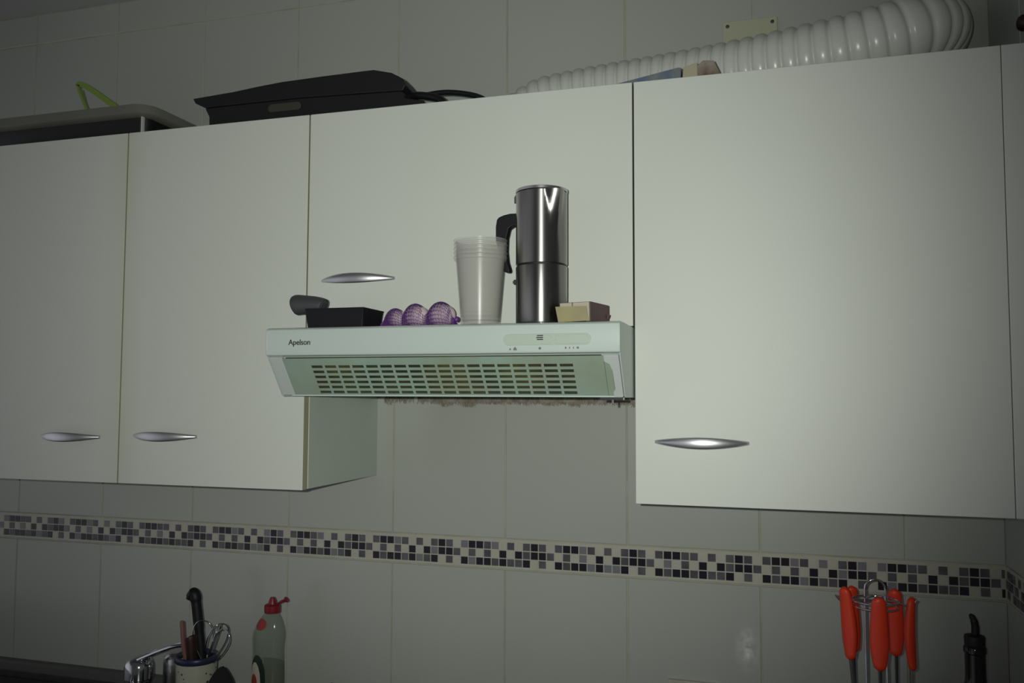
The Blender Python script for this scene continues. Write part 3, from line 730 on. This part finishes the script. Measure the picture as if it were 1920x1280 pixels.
o = curved_patch(bcx-.0175, WZ+.086, .016, .040, rprof, .0012, M_lcream, 'label_inner', bt)
o = curved_patch(bcx-.0195, WZ+.080, .010, .022, rprof, .0018, M_lred, 'label_centre', bt)
# utensil pot
ux, uy, ur = -.3535, -.120, .0425
up_ = thing('utensil_pot', (ux, uy, WZ), 'cream ceramic pot with a blue rim and small dark dots holding kitchen tools', 'pot')
bm = B(); lathe(bm, [(0, .001), (.034, .001), (.0375, .004), (.040, .03), (ur-.002, .08), (ur-.001, .120), (ur-.005, .120), (ur-.006, .08), (.034, .01), (0, .008)], (ux, uy, WZ), 48)
rg = random.Random(5)
for k in range(44):
    th = rg.uniform(0, 2*math.pi); z = rg.uniform(.02, .106); rr_ = ur-.002+.0006-(.08-min(z, .08))*.04; s = rg.uniform(.0014, .0028)
    c_ = Vector((ux+rr_*math.cos(th), uy+rr_*math.sin(th), WZ+z)); tx = Vector((-math.sin(th), math.cos(th), 0)); nn = Vector((math.cos(th), math.sin(th), 0))
    A = [bm.verts.new(c_+tx*s*math.cos(a*math.pi/4)+Vector((0, 0, s*math.sin(a*math.pi/4)))) for a in range(8)]
    top = bm.verts.new(c_+nn*.0006)
    for a in range(8): bm.faces.new((A[a], A[(a+1) % 8], top)).material_index = 1
pb = put(obj('body', bm, [M_cup, M_dot]), up_)
bm = B(); lathe(bm, [(ur-.0065, .1205), (ur-.0005, .119), (ur+.0018, .1215), (ur+.0018, .1295), (ur, .1325), (ur-.003, .1325), (ur-.0055, .1295), (ur-.0065, .1205)], (ux, uy, WZ), 48)
o = put(obj('rim', bm, M_bluerim, angle=60), up_); o['label'] = 'dark blue glazed rim'
# tools in the pot
def flat_bar(bm, pts, w_, th):
    ribbon(bm, pts, w_, th)
kn = thing('kitchen_knife', (-.352, -.115, WZ+.012), 'tall black hooked tool handle rising highest from the utensil pot', 'utensil')
bm = B(); tube(bm, catmull([(-.345, -.110, WZ+.10), (-.350, -.112, WZ+.15), (-.358, -.113, WZ+.205), (-.363, -.114, WZ+.240), (-.3655, -.114, WZ+.252), (-.372, -.114, WZ+.257), (-.379, -.114, WZ+.249), (-.382, -.114, WZ+.241)], 6), [.0090]*10+[.0105]*9+[.0120]*8+[.0120]*5+[.0105]*5+[.008]*4+[.004, .002], 14, flat=.75)
put(obj('grip', bm, M_black), kn)
bm = B(); ribbon(bm, [(-.345, -.110, WZ+.105), (-.338, -.112, WZ+.012)], .016, .0016); put(obj('blade', bm, M_shaft), kn)
bm = B(); tube(bm, [(-.383, -.132, WZ+.202), (-.383, -.132, WZ+.200), (-.378, -.132, WZ+.150), (-.368, -.130, WZ+.1), (-.352, -.128, WZ+.010)], [.003, .0046, .0044, .004, .004], 12, flat=.6)
tag(obj('pink_spatula', bm, M_pinkst), 'thin pinkish stick leaning at the left of the utensil pot', 'utensil')
bm = B(); tube(bm, catmull([(-.353, -.142, WZ+.174), (-.352, -.142, WZ+.168), (-.349, -.140, WZ+.12), (-.345, -.136, WZ+.010)], 4), [.005, .009, .011, .0115, .0115, .0115, .0115, .011, .0105, .0100, .009, .009, .008], 14, flat=.7)
tag(obj('wooden_handle', bm, M_brown), 'short dark reddish-brown handle in front of the black tool in the utensil pot', 'utensil')
wk = thing('wire_whisk', (-.325, -.125, WZ+.012), 'steel wire whisk with open loops standing upside down at the right of the utensil pot', 'whisk')
base = Vector((-.331, -.118, WZ+.105))
def loop(parent, tip, w_, turn, twist=0):
    ax = (Vector(tip)-base); L_ = ax.length; ax.normalize(); sd_ = Vector((math.cos(turn), math.sin(turn), 0)); sd_ = (sd_-ax*sd_.dot(ax)).normalized()
    pts = []
    for k in range(25):
        t = math.pi*2*k/24-math.pi/2*0; s = (1-math.cos(t))/2
        pts.append(base+ax*L_*s+sd_*w_*math.sin(t)*(.25+.75*s)*1.15)
    bm = B(); tube(bm, catmull(pts, 3), .0013, 8); put(obj('wire_loop', bm, M_chrome, angle=60), parent)
loop(wk, (-.339, -.125, WZ+.204), .026, .3)
loop(wk, (-.292, -.120, WZ+.200), .025, .9)
loop(wk, (-.277, -.125, WZ+.187), .024, -.2)
loop(wk, (-.300, -.118, WZ+.196), .020, 1.9)
bm = B(); tube(bm, [(-.331, -.118, WZ+.112), (-.337, -.116, WZ+.012)], [.005, .006], 12); put(obj('grip', bm, M_shaft), wk)
# tap
tp = thing('mixer_tap', (-.511, -.125, WZ), 'chrome mixer tap with a long slotted lever at the lower left', 'tap')
fx, fy = -.4935, -.125
bm = B(); lathe(bm, [(0, 0), (.029, 0), (.029, .006), (.0245, .010), (.0240, .060), (.0270, .066), (.0275, .068), (.0275, .070)], (fx, fy, WZ), 40)
put(obj('body', bm, M_chrome), tp)
bm = B(); lathe(bm, [(.0280, .0705), (.0300, .073), (.0300, .095), (.0285, .104), (.0240, .111), (.0150, .1155), (0, .117)], (fx, fy, WZ), 40)
put(obj('cartridge_dome', bm, M_chrome), tp)
bm = B()
L0 = Vector((fx-.006, fy, WZ+.108)); 
for s in (-1, 1):
    tube(bm, catmull([(fx-.010, fy+.013*s, WZ+.104), (fx+.020, fy+.013*s, WZ+.1185), (fx+.055, fy+.012*s, WZ+.134), (fx+.090, fy+.010*s, WZ+.147), (fx+.108, fy+.006*s, WZ+.1505), (fx+.114, fy, WZ+.151)], 5), .0040, 10)
ribbon(bm, [(fx-.018, fy, WZ+.1065), (fx+.010, fy, WZ+.118), (fx+.035, fy, WZ+.128)], .006, .030)
put(obj('lever', bm, M_chrome, angle=50), tp)
bm = B(); tube(bm, catmull([(fx, fy-.018, WZ+.045), (fx, fy-.07, WZ+.062), (fx, fy-.13, WZ+.068), (fx, fy-.165, WZ+.060), (fx, fy-.170, WZ+.044)], 6), .0125, 16); put(obj('spout', bm, M_chrome), tp)
# steel beaker
bm = B(); lathe(bm, [(0, .001), (.0335, .001), (.0345, .003), (.0345, .098), (.033, .110), (.028, .118), (.020, .1215), (0, .123)], (-.4290, -.074, WZ), 48)
tag(obj('steel_canister', bm, M_steelp), 'round-shouldered stainless steel canister between the tap and the utensil pot', 'canister')
# black cloth heap
bm = B(); bmesh.ops.create_icosphere(bm, subdivisions=4, radius=1)
for v in bm.verts:
    c = v.co.copy(); n_ = noise.noise(c*1.7)*.22+noise.noise(c*4)*.08
    c *= 1+n_
    z = max(-.5, c.z); pk = math.exp(-((c.x-.20)**2*5+c.y**2*3))
    v.co = Vector((-.252+c.x*.062, -.193+c.y*.028, WZ+.0005+(z+.5)*.056+(pk*.058 if z > 0 else 0)))
mn = min(v.co.z for v in bm.verts)
for v in bm.verts: v.co.z -= mn-WZ-.0005
tag(obj('black_cloth', bm, M_cloth, angle=80), 'crumpled black cloth heaped to a point in front of the soap bottle and utensil pot', 'cloth')
# rotary utensil stand
rx, ry = .9690, -.175
st = thing('utensil_stand', (rx, ry, WZ), 'chrome wire utensil stand with an arched top loop and a ring of hooks', 'stand')
RZ = 1.279
bm = B(); lathe(bm, [(0, 0), (.062, 0), (.064, .003), (.060, .008), (.02, .012), (0, .012)], (rx, ry, WZ), 40); put(obj('base', bm, M_chrome), st)
bm = B(); arch = [(rx-.0155, ry, WZ+.010), (rx-.0155, ry, 1.20), (rx-.0155, ry, 1.285)]
for k in range(9): a = math.pi-math.pi*k/8; arch.append((rx+.0155*math.cos(a), ry, 1.297+.0155*math.sin(a)))
arch += [(rx+.0155, ry, 1.285), (rx+.0155, ry, 1.20), (rx+.0155, ry, WZ+.010)]
tube(bm, arch, .0019, 10); put(obj('pole', bm, M_chrome, angle=60), st)
bm = B()
for zz, r_ in ((RZ, .036), (RZ-.009, .034)): tube(bm, [(rx+r_*math.cos(2*math.pi*k/40), ry+r_*math.sin(2*math.pi*k/40), zz) for k in range(40)], .0016, 8, closed=True)
tube(bm, [(rx-.036, ry, RZ), (rx+.036, ry, RZ)], .0015, 8)
put(obj('ring', bm, M_chrome, angle=60), st)
hang = [(-178, .046, 'front left', 1.2885, .108, .2), (148, .046, 'rear left', 1.293, .100, .8), (-92, .045, 'centre', 1.267, .112, .0), (38, .046, 'behind', 1.292, .100, -.5), (0, .052, 'right', 1.283, .112, 1.4)]
for ang in (-176, 148, -95, 48, -6, 100):
    a = math.radians(ang); d = Vector((math.cos(a), math.sin(a), 0))*(.72 if ang == -95 else 1); c_ = Vector((rx, ry, RZ))
    bm = B(); tube(bm, catmull([c_+d*.033, c_+d*.045+Vector((0, 0, -.004)), c_+d*.055+Vector((0, 0, -.001)), c_+d*.061+Vector((0, 0, .006))], 5), .0015, 8); put(obj('hook', bm, M_chrome, angle=60), st)
def tool(x, y, ztop, L_, wid, lean, yawr, head, label):
    root = thing('kitchen_utensil', (x, y, ztop), label, 'utensil', 'orange-handled utensils hanging on the stand')
    root.rotation_euler = (0, lean, yawr)
    bm = B(); n = 26; rings_ = []
    for i in range(n+1):
        t = i/n
        if t < .10: w_ = wid*(.42+.35*math.sin(t/.10*math.pi/2))
        else: w_ = wid*(.77+.23*math.sin((t-.10)/.55*math.pi/2) if t < .65 else 1-.42*((t-.65)/.35)**1.6)
        if t in (0, 1) or i in (0, n): w_ *= .45
        d_ = .0055+.0022*math.sin(math.pi*t)
        if i in (0, n): d_ *= .5
        rings_.append([bm.verts.new((w_*math.cos(2*math.pi*k/18), -.0012+d_*math.sin(2*math.pi*k/18)+.004*math.sin(t*math.pi), .010-t*L_)) for k in range(18)])
    for a, b in zip(rings_, rings_[1:]):
        for k in range(18): bm.faces.new((a[k], a[(k+1) % 18], b[(k+1) % 18], b[k]))
    bm.faces.new(rings_[0]); bm.faces.new(rings_[-1][::-1])
    h_ = obj('handle', bm, M_orange, root, angle=60); h_['label'] = 'orange-red plastic handle'
    bm = B(); tube(bm, [(0, .002, .012-L_), (0, .002, -L_-.075)], [.0042, .0028], 10, flat=.5); obj('shaft', bm, M_shaft, root)
    bm = B()
    if head == 'spatula':
        prism(bm, [(-.008, -L_-.074), (.008, -L_-.074), (.028, -L_-.10), (.03, -L_-.165), (-.03, -L_-.165), (-.028, -L_-.10)], 'y', .001, .003)
    elif head == 'spoon':
        vs = lathe(bm, [(.001, 0), (.014, .0012), (.024, .005), (.029, .012), (.0275, .012), (.022, .0065), (.012, .0028), (.001, .002)], (0, 0, 0), 24)
        for v in vs: v.co = Vector((v.co.x, v.co.z-.004, -L_-.105+v.co.y*1.25))
    else:
        vs = lathe(bm, [(.001, 0), (.018, .003), (.030, .012), (.034, .026), (.0325, .026), (.028, .014), (.016, .005), (.001, .002)], (0, 0, 0), 24)
        for v in vs: v.co = Vector((v.co.x, v.co.y*1-.012, -L_-.100+v.co.z))
    obj('head', bm, M_shaft, root, bevel=.0003)
    return root
tool(rx-.0460, ry-.004, 1.2890, .115, .0125, -.075, -.55, 'spatula', 'orange-handled utensil at the front left of the stand, tilted slightly')
tool(rx-.0330, ry+.036, 1.2830, .108, .0135, -.03, .35, 'spoon', 'orange-handled utensil at the back left of the stand, half hidden by the front left one')
tool(rx-.0005, ry-.0500, 1.2860, .113, .0142, .0, .02, 'ladle', 'broad orange-handled utensil at the front centre of the stand')
tool(rx+.0330, ry+.034, 1.2830, .108, .0140, .0, -.15, 'spatula', 'orange-handled utensil behind and right of the front centre one')
tool(rx+.0525, ry-.004, 1.2790, .114, .0125, .02, 1.10, 'spoon', 'orange-handled utensil at the far right of the stand, seen edge-on')
# vinegar bottle
vb = thing('pourer_bottle', (1.1275, -.10, WZ), 'dark glass bottle with a curved pouring spout standing in the right corner', 'bottle')
bm = B(); lathe(bm, [(0, .001), (.031, .001), (.033, .005), (.033, .150), (.031, .175), (.022, .196), (.0165, .212), (.0158, .222), (.0158, .258), (.0175, .260), (.0175, .268), (.0150, .272)], (1.1275, -.10, WZ), 36); put(obj('glass', bm, M_glassb), vb)
bm = B(); lathe(bm, [(.0155, .272), (.0160, .284), (.0150, .287), (.0062, .289), (0, .289)], (1.1275, -.10, WZ), 28); tube(bm, catmull([(1.1285, -.10, WZ+.286), (1.1290, -.10, WZ+.300), (1.1265, -.10, WZ+.313), (1.1215, -.10, WZ+.321)], 5), [.0062]*6+[.0058]*4+[.0050]*3+[.0042, .0034, .002], 12); put(obj('spout', bm, M_blackm), vb)
# small pot lid knob peeking in at the bottom
lp = thing('lidded_pan', (-.045, -.16, WZ), 'dark pan, its lid knob just peeking over the lower picture edge', 'pan')
kx, ky = -.0150, -.16
kz = 1.049
bm = B(); lathe(bm, [(0, .001), (.062, .001), (.066, .004), (.068, .070), (.070, .071), (.066, .071), (.064, .006), (0, .004)], (kx, ky, WZ), 48); put(obj('body', bm, M_black), lp)
bm = B(); lathe(bm, [(.070, .0715), (.069, .075), (.045, .085), (.012, .0905), (0, .091)], (kx, ky, WZ), 48); ld_ = put(obj('lid', bm, M_black), lp)
bm = B(); lathe(bm, [(0, .0912), (.006, .0912), (.005, .101), (.009, .106), (.0095, .111), (.005, kz-WZ-.002), (0, kz-WZ)], (kx, ky, WZ), 24); o = obj('knob', bm, M_black, ld_); o.location = (0, 0, 0)
